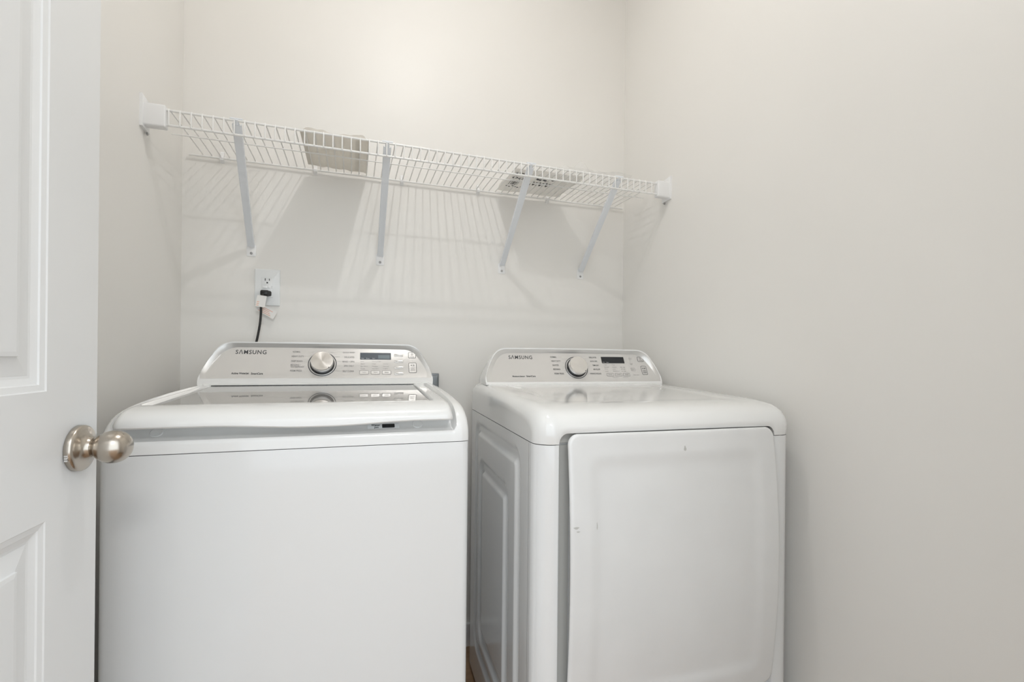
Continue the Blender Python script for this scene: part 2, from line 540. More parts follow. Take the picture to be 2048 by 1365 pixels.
# ------------------------------------------------------------------ top-load washing machine
def build_washer():
    root = thing('washing_machine', 'white top-load washing machine with grey glass lid, left of the two laundry machines', 'washing machine', (-0.092, 1.041, 0.02), R(-1.0))
    HW = 0.343
    rounded_body(MB(), -HW, HW, 0.0, 0.66, 0.0, 0.9090, 0.014).build('cabinet', 'enamel', root)
    outer = [(0, .9105), (0, .925), (.001, .934), (.004, .946), (.009, .957), (.017, .968), (.029, .977), (.045, .984), (.065, .989), (.09, .9925), (.13, .9965), (.2, 1.0015), (.3, 1.0058), (.42, 1.009), (.52, 1.0105), (.535, 1.011), (.545, 1.0115), (.60, 1.012), (.68, 1.012), (.68, .9105)]
    recess = [(0, .9105), (0, .925), (.001, .931), (.004, .9345), (.014, .9360), (.033, .9385), (.043, .9445), (.050, .952), (.054, .961), (.057, .970), (.075, .974), (.2, .978), (.3, .982), (.42, .988), (.530, .990), (.5375, 1.0095), (.545, 1.0118), (.60, 1.012), (.68, 1.012), (.68, .9105)]
    LC, LH = -0.008, 0.314                                             # lid centre and half width
    xs = set()
    r = 0.019
    for s in (-1, 1):
        for k in range(9): xs.add(round(s * (HW - r + r * math.sin(math.pi / 2 * k / 8)), 5))
    for s in (-1, 1):
        for d in (-0.016, -0.010, -0.004, 0.0, 0.002, 0.004, 0.006, 0.009, 0.013): xs.add(round(LC + s * (LH + d), 5))
    for k in range(-30, 31): xs.add(round(k * 0.01, 5))
    xs = sorted(x for x in xs if abs(x) <= HW + 1e-6)
    rings = []
    for x in xs:
        d = abs(x - LC) - LH
        t = 1 - sstep(0.0015, 0.0100, d)
        p = blend(outer, recess, t)
        over = max(0, abs(x) - (HW - r)) / r
        e = r * (1 - math.sqrt(max(0, 1 - over * over)))
        ring = []
        for y, z in p:
            wz = min(1, max(0, (z - 0.918) / 0.06))
            ring.append((x, y + (e * 0.55 if y < 0.12 else 0), z - e * wz))
        rings.append(ring)
    rings_mesh(MB(), rings).build('top_cover', 'plastic', root, angle=40)
    # lid
    side = [(.016, .9575), (.006, .9540), (-.0045, .9540), (-.0070, .9565), (-.0070, .967), (.000, .978), (.012, .9865), (.030, .9925), (.054, .9957), (.074, .9968), (.082, .9972), (.09, .9975), (.15, 1.0000), (.3, 1.0045), (.45, 1.0085), (.505, 1.0090), (.515, 1.0085), (.522, 1.0070), (.5255, 1.0045), (.5255, .992)]
    pocket = [(.016, .9575), (.006, .9540), (-.0045, .9540), (-.0070, .9565), (-.0070, .967), (.000, .978), (.012, .9865), (.030, .9925), (.054, .9957), (.071, .9966), (.0745, .9962), (.076, .9850), (.10, .9855), (.3, .992), (.45, .997), (.512, .998), (.514, 1.0055), (.521, 1.0060), (.5255, 1.0045), (.5255, .992)]
    GX0, GX1 = -0.304, 0.270
    x0, x1 = LC - LH, LC + LH
    xs = set()
    rl = 0.014
    for k in range(8):
        a = rl * (1 - math.sin(math.pi / 2 * k / 7))
        xs.add(round(x0 + a, 5)); xs.add(round(x1 - a, 5))
    for g in (GX0, GX1):
        for d in (-0.004, -0.002, 0.0, 0.002, 0.004): xs.add(round(g + d, 5))
    for k in range(1, 62): xs.add(round(x0 + rl + (x1 - x0 - 2 * rl) * k / 62, 5))
    rings = []
    for x in sorted(xs):
        t = sstep(GX0 - 0.004, GX0 + 0.001, x) * (1 - sstep(GX1 - 0.001, GX1 + 0.004, x))
        p = blend(side, pocket, t)
        d = min(x - x0, x1 - x)
        over = max(0, (rl - d) / rl)
        e = rl * (1 - math.sqrt(max(0, 1 - over * over)))
        sag = 0.0065 * (1 - sstep(0.02, 0.20, abs(x - 0.03)))          # pull grip dips in the middle
        ring = []
        for i, (y, z) in enumerate(p):
            if i <= 3: z += 0.0055 - sag
            ring.append((x, y + (e if y < 0.04 else 0), z - (e * 0.8 if 4 < i < 19 else 0)))
        rings.append(ring)
    lid = rings_mesh(MB(), rings).build('lid', 'plastic', root, angle=40)
    g = MB()
    gz = lambda y: 0.9905 + (y - 0.078) * (0.0150 / 0.438)
    pts = rrect(GX0 + 0.002, 0.0785, GX1 - 0.002, 0.512, 0.012, 4)
    rings_mesh(g, [[(x, y, gz(y) - 0.004) for x, y in pts], [(x, y, gz(y)) for x, y in pts]])
    g.build('lid_glass', 'glass', lid)
    box(MB(), GX0, GX1 + 0.01, 0.5264, 0.5330, 0.985, 1.0078).build('lid_gap_shade', 'black', root)  # black strip standing in for the shade in the gap behind the lid
    # small parts below the lid
    sl = Vector((0, 0.015, 0.0135)).normalized()
    for x in (-0.267, 0.232):
        f2 = frame((x, 0.0430, 0.9450), (1, 0, 0), sl, (0, -sl.z, sl.y))
        lathe(MB(), [(0.0001, 0), (0.0115, 0), (0.0115, 0.0012), (0.0100, 0.0022), (0.0085, 0.0016), (0.0001, 0.0014)], f2, 28).build('lid_bumper', 'plastic', root)
    f2 = frame((0.158, 0.0405, 0.9430), (1, 0, 0), sl, (0, -sl.z, sl.y))
    badge = prism(MB(), rrect(-0.034, -0.0085, 0.034, 0.0085, 0.003, 3), f2, -0.003, 0.0012, 0.0005, 2).build('water_jet_badge', 'plate', root)
    prism(MB(), rrect(-0.003, -0.005, 0.024, 0.0055, 0.0015, 3), f2, 0, 0.0020, 0.0005, 2).build('badge_window', 'black', badge)
    lettering('badge_lettering', 'Water', f2, -0.026, 0.0005, -0.007, 0.0060, 'print', badge, 0.0016, bold=0.02)
    lettering('badge_lettering', 'Jet', f2, -0.020, -0.0065, -0.010, -0.0010, 'print', badge, 0.0016, bold=0.02)
    # console
    pan, ff = console(root, 0.545, 0.1355, 0.3425, -0.003, 0.016)
    P = dict(parent=pan)
    L = lambda nm, b, a0, v0, a1, v1, m='print_grey', **k: lettering(nm, b, ff, a0, v0, a1, v1, m, pan, **k)
    L('brand_lettering', 'S\u039bMSUNG', -.2535, .0985, -.1685, .1135, 'print', bold=0.016, spacing=1.16)
    L('model_lettering', 'Active Waterjet', -.2573, .0283, -.2103, .0368, 'print', bold=0.03)
    L('model_lettering', 'SmartCare', -.2045, .0290, -.1723, .0362, 'print', bold=0.03)
    for b, a0, v0, a1, v1 in (('NORMAL', -.094, .1055, -.0714, .1115), ('HEAVY DUTY', -.096, .0892, -.0604, .0952), ('DEEP WASH', -.0965, .0725, -.0639, .0785), ('BEDDING /', -.0972, .0593, -.069, .0651), ('WATERPROOF', -.0972, .0525, -.0582, .0583), ('PERM PRESS', -.0974, .0390, -.0636, .0450),
                              ('QUICK WASH', .0556, .1045, .0924, .1105), ('DELICATES', .0605, .0880, .091, .0940), ('RINSE + SPIN', .0553, .0715, .0913, .0775), ('SPIN ONLY', .0597, .0560, .0900, .0620), ('SELF CLEAN', .056, .0377, .0902, .0437)):
        L('cycle_label', b, a0, v0, a1, v1, bold=0.015)
    for va in (.1083, .092, .0755, .0590, .0418):
        rr = math.sqrt(max(0.0435 ** 2 - (va - 0.066) ** 2, 0.018 ** 2))
        flat(MB(), [(-.055, va - .0003), (-.005 - rr, va - .0003), (-.005 - rr, va + .0003), (-.055, va + .0003)], ff, 0.0003).build('cycle_line', 'print_line', pan)
        flat(MB(), [(-.005 + rr, va - .0003), (.052, va - .0003), (.052, va + .0003), (-.005 + rr, va + .0003)], ff, 0.0003).build('cycle_line', 'print_line', pan)
    dial(root, ff, -0.005, 0.0655)
    disp = prism(MB(), rrect(.109, .0828, .2072, .1078, .0008, 2), ff, 0, .0008, .0003, 1).build('display', 'display_grey', pan)
    flat(MB(), [(.166, .0855), (.2030, .0855), (.2030, .0992), (.166, .0992)], ff, .0011).build('display_window', 'lcd', pan)
    for b, a0, a1 in (('Wash', .112, .121), ('Rinse', .1285, .1385), ('Spin', .1475, .156)):
        L('display_lettering', b, a0, .0848, a1, .0885, 'print_white', n=.0011)
    for c, (xa, words) in enumerate(((.111, ('Hot', 'Warm', 'Eco Warm', 'Cold')), (.147, ('Extra High', 'High', 'Medium', 'No Spin')), (.1817, ('', 'Heavy', 'Normal', 'Light')))):
        for k, b in enumerate(words):
            if b: option_text(pan, ff, b, xa, .0735 - k * .0086, xa + .0026 * len(b) + .002, .0036)
    for a0, b in ((.1072, 'Temp'), (.1427, 'Spin'), (.1780, 'Soil')):
        outline_button(pan, ff, a0, .0290, a0 + .0288, .0428, .002, 'print_grey', .0011, .0014)
        L('button_lettering', b, a0 + .009, .0342, a0 + .0200, .0378, n=.0018)
    for va, b in ((.0968, 'Delay End'), (.0733, 'Soak'), (.0510, 'Extra Rinse'), (.0290, 'Smart Care')):
        prism(MB(), rrect(.2172, va - .001, .2470, va + .0070, .0012, 3), ff, 0, .0022, .0008, 2).build('button', 'silver', pan)
        L('button_lettering', b, .2215, va + .0013, .2427, va + .0047, n=.0025)
    outline_button(pan, ff, .2640, .0888, .2895, .1118, .0035)
    band(MB(), circle(.2768, .1033, .0034, 20), circle(.2768, .1033, .0025, 20), ff, .0013).build('button_icon', 'print_grey', pan)
    L('button_lettering', 'POWER', .2700, .0922, .2836, .0952, n=.0013)
    outline_button(pan, ff, .2640, .0345, .2900, .0722, .0040)
    flat(MB(), [(.2712, .0590), (.2758, .0620), (.2712, .0650)], ff, .0013).build('button_icon', 'print_grey', pan)
    for a in (.2780, .2810): flat(MB(), [(a, .0590), (a + .0016, .0590), (a + .0016, .0650), (a, .0650)], ff, .0013).build('button_icon', 'print_grey', pan)
    L('button_lettering', 'START', .2705, .0500, .2838, .0536, n=.0013)
    L('button_lettering', 'PAUSE', .2705, .0430, .2838, .0466, n=.0013)
    feet(root, (-.29, .29), (.06, .60))
    return root
build_washer()

# ------------------------------------------------------------------ front-load clothes dryer
def build_dryer():
    root = thing('clothes_dryer', 'white front-load clothes dryer with large flat door, beside the right wall', 'dryer', (0.717, 0.918, 0.02), R(-2.8))
    HW, ZT = 0.343, 0.9095
    DX0, DX1, DZ0, DZ1 = -0.2740, 0.2735, 0.30, 0.933                     # door opening
    # front panel: rounded corners, channel round the door (plan profile swept in z)
    def front_plan():
        pts = []
        rc = 0.042
        for k in range(9):
            a = R(180 + 90 * k / 8)
            pts.append((-HW + rc + rc * math.cos(a), rc + rc * math.sin(a)))
        pts += [(-0.2935, 0.0), (-0.2915, 0.0015), (-0.289, 0.006), (-0.287, 0.030), (-0.20, 0.030), (0.20, 0.030), (0.277, 0.030), (0.279, 0.008), (0.2815, 0.002), (0.285, 0.0)]
        for k in range(9):
            a = R(270 + 90 * k / 8)
            pts.append((HW - rc + rc * math.cos(a), rc + rc * math.sin(a)))
        return pts
    pl = front_plan()
    fm = MB()
    rings_mesh(fm, [[(x, y, z) for x, y in pl] for z in (0.295, ZT)], caps=(False, False), closed=False)
    lowp = [(x, min(y, 0.0) if abs(x) < 0.30 else y) for x, y in pl]
    rings_mesh(fm, [[(x, y, z) for x, y in lowp] for z in (0.0, 0.285)], caps=(False, False), closed=False)
    rings_mesh(fm, [[(x, y, 0.285) for x, y in lowp], [(x, y, 0.295) for x, y in pl]], caps=(False, False), closed=False)
    rings_mesh(fm, [[(x, 0.032 if abs(x) < .30 else y, ZT) for x, y in pl], [(x, y, ZT) for x, y in pl]], caps=(False, False), closed=False)
    fm.build('front_panel', 'enamel', root, angle=32)
    for x in (-0.2880, 0.2780):
        s = 1 if x < 0 else -1
        box(MB(), min(x, x + s * 0.03), max(x, x + s * 0.03), 0.0270, 0.0295, 0.30, 0.905).build('door_channel', 'channel', root)
    # cabinet sides, back, base
    cb = MB()
    box(cb, HW - 0.0015, HW, 0.0425, 0.72, 0.0, ZT)
    box(cb, -HW, HW, 0.715, 0.72, 0.0, ZT)
    box(cb, -HW + 0.002, HW - 0.002, 0.05, 0.715, 0.0, 0.004)
    cb.build('cabinet', 'enamel', root)
    # left side panel with pressed-in ring grooves
    def rr_dist(y, z, y0, y1, z0, z1, r):
        cy, cz = (y0 + y1) / 2, (z0 + z1) / 2
        qy, qz = abs(y - cy) - (y1 - y0) / 2 + r, abs(z - cz) - (z1 - z0) / 2 + r
        return min(max(qy, qz), 0) + math.hypot(max(qy, 0), max(qz, 0)) - r
    def groove(y, z):
        h = 0
        for (y0, y1, z0, z1, r, w) in ((0.118, 0.655, 0.10, 0.884, 0.055, 0.047), (0.222, 0.590, 0.165, 0.770, 0.055, 0.052)):
            d = -rr_dist(y, z, y0, y1, z0, z1, r)
            h += sstep(0, 0.020, d) * (1 - sstep(w - 0.013, w, d))
        return 0.0085 * h
    ny, nz = 150, 190
    ys = [0.056 + (0.7195 - 0.056) * i / ny for i in range(ny + 1)]
    zs = [0.0 + ZT * j / nz for j in range(nz + 1)]
    sp = MB()
    rings_mesh(sp, [[(-HW + groove(y, z), y, z) for z in zs] for y in ys], caps=(False, False), closed=False)
    sp.build('side_panel', 'enamel', root, angle=60)
    st = MB()
    rings_mesh(st, [[(-HW, y, z) for y in (0.0415, 0.0550)] for z in (0.0, ZT)], caps=(False, False), closed=False)
    st.build('corner_flange', 'enamel', root)
    # top cover
    prof = [(0, .9110), (-.002, .922), (-.003, .936), (-.001, .950), (.004, .960), (.012, .9695), (.024, .978), (.040, .984), (.062, .988), (.09, .991)]
    prof += [(.12 + .02 * k, .993 + .0004 * k * 1.75) for k in range(0, 22)]
    prof += [(.56, 1.0085), (.62, 1.010), (.70, 1.008), (.72, 1.004), (.72, .9110)]
    r = 0.036
    xs = set()
    for s in (-1, 1):
        for k in range(11): xs.add(round(s * (HW - r + r * math.sin(math.pi / 2 * k / 10)), 5))
    for k in range(-30, 31): xs.add(round(k * 0.01, 5))
    for a in (-1, 1):
        for k in range(11):
            b = 0.0215 * k / 10
            xs.add(round((-0.2925 + b) if a < 0 else (0.2815 - b), 5))
    rings = []
    for x in sorted(xs):
        over = max(0, abs(x) - (HW - r)) / r
        e = r * (1 - math.sqrt(max(0, 1 - over * over)))
        dn = min(x + 0.2925, 0.2815 - x)                                 # notch above the door
        zb = .9110 + (0.0235 * math.sqrt(max(0, 1 - max(0, 1 - dn / 0.0215) ** 2)) if dn > 0 else 0)
        ring = []
        for i, (y, z) in enumerate(prof):
            if i < 4: z = zb + (z - .9110) * (.950 - zb) / (.950 - .9110)
            dish = sstep(0.085, 0.125, y) * (1 - sstep(0.50, 0.55, y)) * (1 - sstep(0.235, 0.275, abs(x)))
            wz = min(1, max(0, (z - .925) / .05)) if y < .1 else min(1, max(0, (z - .925) / .05))
            yy = y
            if y < .12:
                rcn = 0.042
                oc = max(0, abs(x) - (HW - rcn)) / rcn
                yy += rcn * (1 - math.sqrt(max(0, 1 - oc * oc))) * (1 - y / .12)
            ring.append((x, yy, z - e * wz * (1 if i < len(prof) - 1 else 0) - 0.0022 * dish))
        rings.append(ring)
    rings_mesh(MB(), rings).build('top_cover', 'plastic', root, angle=40)
    tr = MB()                                                          # inner lip of the notch
    fr = frame((0, 0, 0), (1, 0, 0), (0, 0, 1), (0, 1, 0))
    box(tr, -0.2925, 0.285, 0.020, 0.032, 0.9115, 0.9365)
    tr.build('notch_lip', 'channel', root)
    # door: bulging slab with rounded corners and a dished middle
    cxd, czd, hx, hz = (DX0 + DX1) / 2, (DZ0 + DZ1) / 2, (DX1 - DX0) / 2, (DZ1 - DZ0) / 2
    def door_y(x, z):
        b = -0.006 - 0.024 * (1 - ((z - czd) / hz) ** 2) - 0.004 * (1 - ((x - cxd) / hx) ** 2)
        d = -rr_dist(x, z, DX0 + .047, DX1 - .047, DZ0 + .047, DZ1 - .050, 0.035)
        return b + 0.0050 * sstep(-0.006, 0.030, d)
    dm = MB()
    loops = []
    base = [(x, z) for x, z in rrect(DX0, DZ0, DX1, DZ1, 0.024, 8)]
    def dens(pts, n=14):
        out = []
        for i in range(len(pts)):
            a, b = pts[i], pts[(i + 1) % len(pts)]
            L_ = math.hypot(a[0] - b[0], a[1] - b[1])
            k = max(1, int(L_ / 0.018))
            out += [(a[0] + (b[0] - a[0]) * j / k, a[1] + (b[1] - a[1]) * j / k) for j in range(k)]
        return out
    base = dens(base)
    ins = lambda d: [(cxd + (x - cxd) * (hx - d) / hx, czd + (z - czd) * (hz - d) / hz) for x, z in base]
    edge = 0.006
    loops.append([(x, 0.014, z) for x, z in ins(0.020)])
    loops.append([(x, 0.006, z) for x, z in ins(0.010)])
    loops.append([(x, door_y(x, z) + 0.009, z) for x, z in ins(0.0015)])
    for k in range(5):
        a = math.pi / 2 * k / 4
        loops.append([(x, door_y(x, z) + edge * (1 - math.sin(a)), z) for x, z in ins(edge * (1 - math.cos(a)))])
    for d in (0.012, 0.022, 0.032, 0.040, 0.044, 0.048, 0.053, 0.058, 0.064, 0.070, 0.078, 0.09, 0.12, 0.16, 0.20, 0.24, 0.268):
        loops.append([(x, door_y(x, z), z) for x, z in ins(d)])
    rings_mesh(dm, loops)
    door = dm.build('dryer_door', 'enamel_door', root, angle=45)
    # scuff marks on the door face
    for i, (x, z, sx, sz) in enumerate(((-0.262, 0.737, .006, .0025), (-0.258, 0.729, .004, .0015), (-0.213, 0.737, .0012, .008), (0.012, 0.893, .003, .006))):
        pts = [(x + sx * math.cos(a) * (1 + .35 * math.sin(3 * a + i)), z + sz * math.sin(a)) for a in [2 * math.pi * k / 12 for k in range(12)]]
        flat(MB(), pts, lambda u, v, n: Vector((u, door_y(u, v) - 0.0004, v)), 0).build('scuff_mark', 'channel', door)
    # console
    pan, ff = console(root, 0.562, 0.1275, 0.332, 0.002, 0.004)
    L = lambda nm, b, a0, v0, a1, v1, m='print', **k: lettering(nm, b, ff, a0, v0, a1, v1, m, pan, **k)
    L('brand_lettering', 'S\u039bMSUNG', -.2413, .0905, -.1566, .1050, 'print', bold=0.016, spacing=1.16)
    L('model_lettering', 'Moisture Sensor', -.2363, .0225, -.1919, .0282, 'print', bold=0.03)
    L('model_lettering', 'SmartCare', -.1871, .0225, -.1544, .0290, 'print', bold=0.03)
    rows = (.0965, .0808, .0648, .0490, .0322)
    for (b, a0, a1), va in zip((('NORMAL', -.0892, -.066), ('HEAVY DUTY', -.0877, -.0531), ('SANITIZE', -.086, -.0629), ('BEDDING', -.0855, -.0594), ('PERM PRESS', -.084, -.0488)), rows):
        L('cycle_label', b, a0, va, a1, va + .006, bold=0.015)
    for (b, a0, a1), va in zip((('DELICATES', .0594, .0883), ('QUICK DRY', .0607, .0894), ('TIME DRY', .0666, .0924), ('AIR FLUFF', .066, .0935), ('WRINKLE RELEASE', .0505, .0945)), rows):
        L('cycle_label', b, a0, va, a1, va + .006, bold=0.015)
    for va in rows:
        vb = va + .003
        rr = math.sqrt(max(0.0435 ** 2 - (vb - 0.058) ** 2, 0.018 ** 2))
        flat(MB(), [(-.046, vb - .0003), (.003 - rr, vb - .0003), (.003 - rr, vb + .0003), (-.046, vb + .0003)], ff, 0.0003).build('cycle_line', 'print_line', pan)
        flat(MB(), [(.003 + rr, vb - .0003), (.050, vb - .0003), (.050, vb + .0003), (.003 + rr, vb + .0003)], ff, 0.0003).build('cycle_line', 'print_line', pan)
    dial(root, ff, 0.003, 0.0585)
    prism(MB(), rrect(.1065, .0766, .1975, .1024, .0008, 2), ff, 0, .0008, .0003, 1).build('display', 'display_black', pan)
    for b, a0, a1 in (('Dry', .110, .117), ('Cool', .124, .133)): L('display_lettering', b, a0, .0785, a1, .0815, 'print_white', n=.0011)
    for xa, words in ((.1120, ('High', 'Normal', 'Damp', 'Less')), (.1440, ('High', 'Medium', 'Low', 'Extra Low')), (.1770, ('', '60 min', '40 min', '20 min'))):
        for k, b in enumerate(words):
            if b: option_text(pan, ff, b, xa, .0678 - k * .0082, xa + .0026 * len(b) + .002, .0036)
    for a0, b in ((.1150, 'Dryness'), (.1478, 'Temp'), (.1798, 'Time')):
        outline_button(pan, ff, a0, .0246, a0 + .0278, .0370, .002, 'print_grey', .0011, .0012)
        L('button_lettering', b, a0 + .007, .0290, a0 + .0205, .0328, n=.0016)
    L('option_label', 'Adjust Level', .135, .0190, .158, .0218, 'print_grey')
    L('option_label', 'Adjust Time', .176, .0190, .198, .0218, 'print_grey')
    for va, b in ((.0925, 'Wrinkle\nPrevent'), (.0705, 'Drum\nLight'), (.0480, 'Damp\nAlert')):
        L('option_label', b, .2185, va, .2310, va + .0075, 'print_grey')
    band(MB(), rrect(.2165, .0460, .2345, .0580, .0015, 3), rrect(.2171, .0466, .2339, .0574, .0012, 3), ff, .0003).build('button_outline', 'print_grey', pan)
    L('option_label', 'Smart Care', .2215, .0285, .2440, .0322, 'print_grey')
    outline_button(pan, ff, .2540, .0835, .2785, .1040, .0035)
    band(MB(), circle(.2662, .0968, .0034, 20), circle(.2662, .0968, .0025, 20), ff, .0013).build('button_icon', 'print', pan)
    L('button_lettering', 'POWER', .2595, .0868, .2730, .0900, n=.0013)
    outline_button(pan, ff, .2590, .0303, .2820, .0662, .0040)
    flat(MB(), [(.2650, .0535), (.2690, .0563), (.2650, .0591)], ff, .0013).build('button_icon', 'print', pan)
    for a in (.2715, .2745): flat(MB(), [(a, .0535), (a + .0016, .0535), (a + .0016, .0591), (a, .0591)], ff, .0013).build('button_icon', 'print', pan)
    L('button_lettering', 'START', .2640, .0445, .2772, .0483, n=.0013)
    L('button_lettering', 'PAUSE', .2640, .0378, .2772, .0416, n=.0013)
    feet(root, (-.29, .29), (.08, .66))
    return root
build_dryer()

# ------------------------------------------------------------------ wire shelf
ZS, YR, YFR = 1.7636, 1.778, 1.478
def build_shelf():
    root = thing('wire_shelf', 'white ventilated wire shelf spanning the back wall above the machines', 'shelf', (0, 0, 0))
    xa, xb = XL + 0.022, XR - 0.016
    for nm, x0, x1, y, z, r in (('front_rail', XL + .05, XR - .05, YFR, ZS, .0032), ('lip_rail', XL + .05, XR - .05, YFR + .001, ZS - .039, .0032), ('middle_rail', xa, xb, 1.622, ZS - .0040, .0020), ('rear_rail', xa, xb, YR, ZS - .0005, .0032)):
        tube(MB(), [(x0, y, z), (x1, y, z)], r, 10).build(nm, 'wire', root)
    w = tube(MB(), [(0, YR - .001, .0042), (0, YFR + .003, .0042), (0, YFR - .0012, .0030), (0, YFR - .0030, -.001), (0, YFR - .0030, -.040)], .0019, 6).build('deck_wire', 'wire', root, angle=80)
    x0 = -0.466
    k = 0
    first = True
    while x0 + k * .0254 < XR - .045:
        if first:
            o = w; first = False
        else:
            o = w.copy(); COL.objects.link(o); o.parent = root
        o.location = (x0 + k * .0254, 0, ZS)
        k += 1
    return root
build_shelf()

BR = ('first slanted white shelf brace from the left, above the wall outlet', 'second slanted white shelf brace from the left, near the grey packet', 'third slanted white shelf brace from the left, under the printed bag', 'rightmost slanted white shelf brace, nearest the right wall')
def brace(i, xt, xbm):
    root = thing('shelf_brace', BR[i], 'brace', (0, 0, 0), group='slanted braces under the wire shelf')
    top, bot = Vector((xt, YFR + .008, ZS - .006)), Vector((xbm, YB - .006, 1.484))
    d = (bot - top).normalized()
    ex = Vector((1, 0, 0)); ex = (ex - d * ex.dot(d)).normalized()
    en = ex.cross(d)
    mb = MB()                                      # U-section strut
    sec = [(-.0115, .004), (-.0115, -.005), (-.0095, -.0065), (.0095, -.0065), (.0115, -.005), (.0115, .004), (.0100, .004), (.0095, -.0045), (-.0095, -.0045), (-.0100, .004)]
    rings = []
    for s, w in ((0, 1), (.93, .9), (1.0, .95)):
        c = top.lerp(bot, s)
        rings.append([c + ex * a * w + en * b for a, b in sec])
    rings_mesh(mb, rings)
    mb.build('strut', 'brace', root)
    fr = frame((xbm, YB, 1.467), (1, 0, 0), (0, 0, 1), (0, -1, 0))
    prism(MB(), rrect(-.0145, -.018, .0145, .022, .004, 4), fr, 0, .0025, .0012, 2).build('foot_plate', 'end', root)
    lathe(MB(), [(.0001, .002), (.0045, .002), (.0042, .0036), (.0025, .0046), (.0001, .0046)], frame((xbm, YB, 1.460), (1, 0, 0), (0, 0, 1), (0, -1, 0)), 16).build('screw', 'screw', root)
    hk = MB()
    tube(hk, [(xt - .016, YFR - .001, ZS + .004), (xt + .016, YFR - .001, ZS + .004)], .0030, 8)
    tube(hk, [(xt, YFR - .002, ZS + .004), (xt, YFR + .012, ZS - .008)], .006, 8)
    hk.build('hook', 'grey_metal' if i > 3 else 'brace', root)
    return root
for i, (a, b) in enumerate(((-.309, -.3255), (.095, .0925), (.561, .558), (.897, .904))): brace(i, a, b)

def end_bracket(side):
    left = side < 0
    root = thing('shelf_end_bracket', 'white plastic bracket holding the %s' % ('left end of the wire shelf, near the open door' if left else 'right end of the wire shelf, on the right wall'), 'bracket', (0, 0, 0), group='end brackets of the wire shelf')
    xw = XL if left else XR
    s = 1 if left else -1
    fr = frame((xw, YFR + .014, ZS - .018), (0, 1, 0), (0, 0, 1), (s, 0, 0))
    prism(MB(), [(-.028, -.036), (.021, -.040), (.021, .042), (-.028, .048)], fr, 0, .007, .0015, 2).build('wall_plate', 'end', root)
    sl = MB()
    fr2 = frame((xw, 0, 0), (0, 1, 0), (0, 0, 1), (s, 0, 0))
    o = rrect(YFR - .010, ZS - .049, YFR + .016, ZS + .010, .005, 4)
    prism(sl, o, fr2, 0.004, .055, .003, 3)
    sl.build('sleeve', 'end', root)
    for dz in (.036, -.044):
        lathe(MB(), [(.0001, .005), (.0042, .005), (.0040, .0075), (.0001, .0080)], frame((xw, YFR + .020, ZS - .018 + dz), (0, 1, 0), (0, 0, 1), (s, 0, 0)), 14).build('screw', 'screw', root)
end_bracket(-1)
end_bracket(1)

CL = ('first white wall clip of the shelf from the left', 'white wall clip below the grey packet on the shelf', 'white wall clip right of the second shelf brace', 'white wall clip left of the printed bag on the shelf', 'white wall clip below the printed bag, right of the third brace', 'rightmost white wall clip, behind the last shelf brace')
def clip(i, x):
    root = thing('shelf_clip', CL[i], 'clip', (x, YB, ZS), group='wall clips along the rear rail')
    mb = MB()
    pr = [(0, .022), (-.003, .024), (-.0065, .020), (-.008, .010), (-.013, .006), (-.0175, .000), (-.016, -.006), (-.010, -.0085), (-.003, -.012), (0, -.014)]
    rings_mesh(mb, [[(sx, y, z) for y, z in pr] for sx in (-.0055, -.0048, .0048, .0055)])
    mb.build('hook_body', 'end', root)
    lathe(MB(), [(.0001, 0), (.0035, 0), (.0030, .0015), (.0001, .0018)], frame((0, -.006, .015), (1, 0, 0), (0, 0, 1), (0, -1, 0)), 12).build('nail_head', 'end', root)
for i, x in enumerate((-.413, -.128, .167, .456, .748, 1.020)): clip(i, x)

# ------------------------------------------------------------------ things lying on the shelf
def build_packet():
    root = thing('flat_packet', 'flat grey packet lying on the wire shelf beside the second brace', 'packet', (0, 0, 0))
    z0 = ZS + .0060
    nx, ny = 40, 30
    x0, x1, y0, y1 = -.152, .042, 1.492, 1.757
    def pt(i, j, topside):
        u, v = i / nx, j / ny
        x = x0 + (x1 - x0) * u + .004 * v * (1 - u)
        y = y0 + (y1 - y0) * v + .012 * u * v
        ed = min(u, 1 - u, v, 1 - v)
        th = .018 * sstep(0, .10, ed) + .002
        fold = .0016 * (math.sin(u * 23) + .6 * math.sin(u * 41 + 1))
        if topside: return (x, y, z0 + th + fold + (.004 * math.sin(u * 9) * sstep(0, .1, ed)))
        return (x, y, z0 + .0035 + .8 * fold * sstep(0, .06, ed))
    mb = MB()
    for tside in (False, True):
        rings_mesh(mb, [[pt(i, j, tside) for j in range(ny + 1)] for i in range(nx + 1)], caps=(False, False), closed=False)
    edge = [(i, 0) for i in range(nx)] + [(nx, j) for j in range(ny)] + [(i, ny) for i in range(nx, 0, -1)] + [(0, j) for j in range(ny, 0, -1)]
    rings_mesh(mb, [[pt(i, j, False) for i, j in edge], [pt(i, j, True) for i, j in edge]], caps=(False, False))
    mb.build('wrapper', 'packet', root, angle=70)
    fl = MB()                                                    # pale flap along the left and right edges underneath
    for a, b in ((.012, .085), (.80, .86)):
        rings_mesh(fl, [[(x0 + (x1 - x0) * a, y, z0 + .0012) for y in (y0 + .02, y1 - .004)], [(x0 + (x1 - x0) * b, y, z0 + .0012) for y in (y0 + .02, y1 - .004)]], caps=(False, False), closed=False)
    fl.build('fold_strip', 'packet', root)
build_packet()

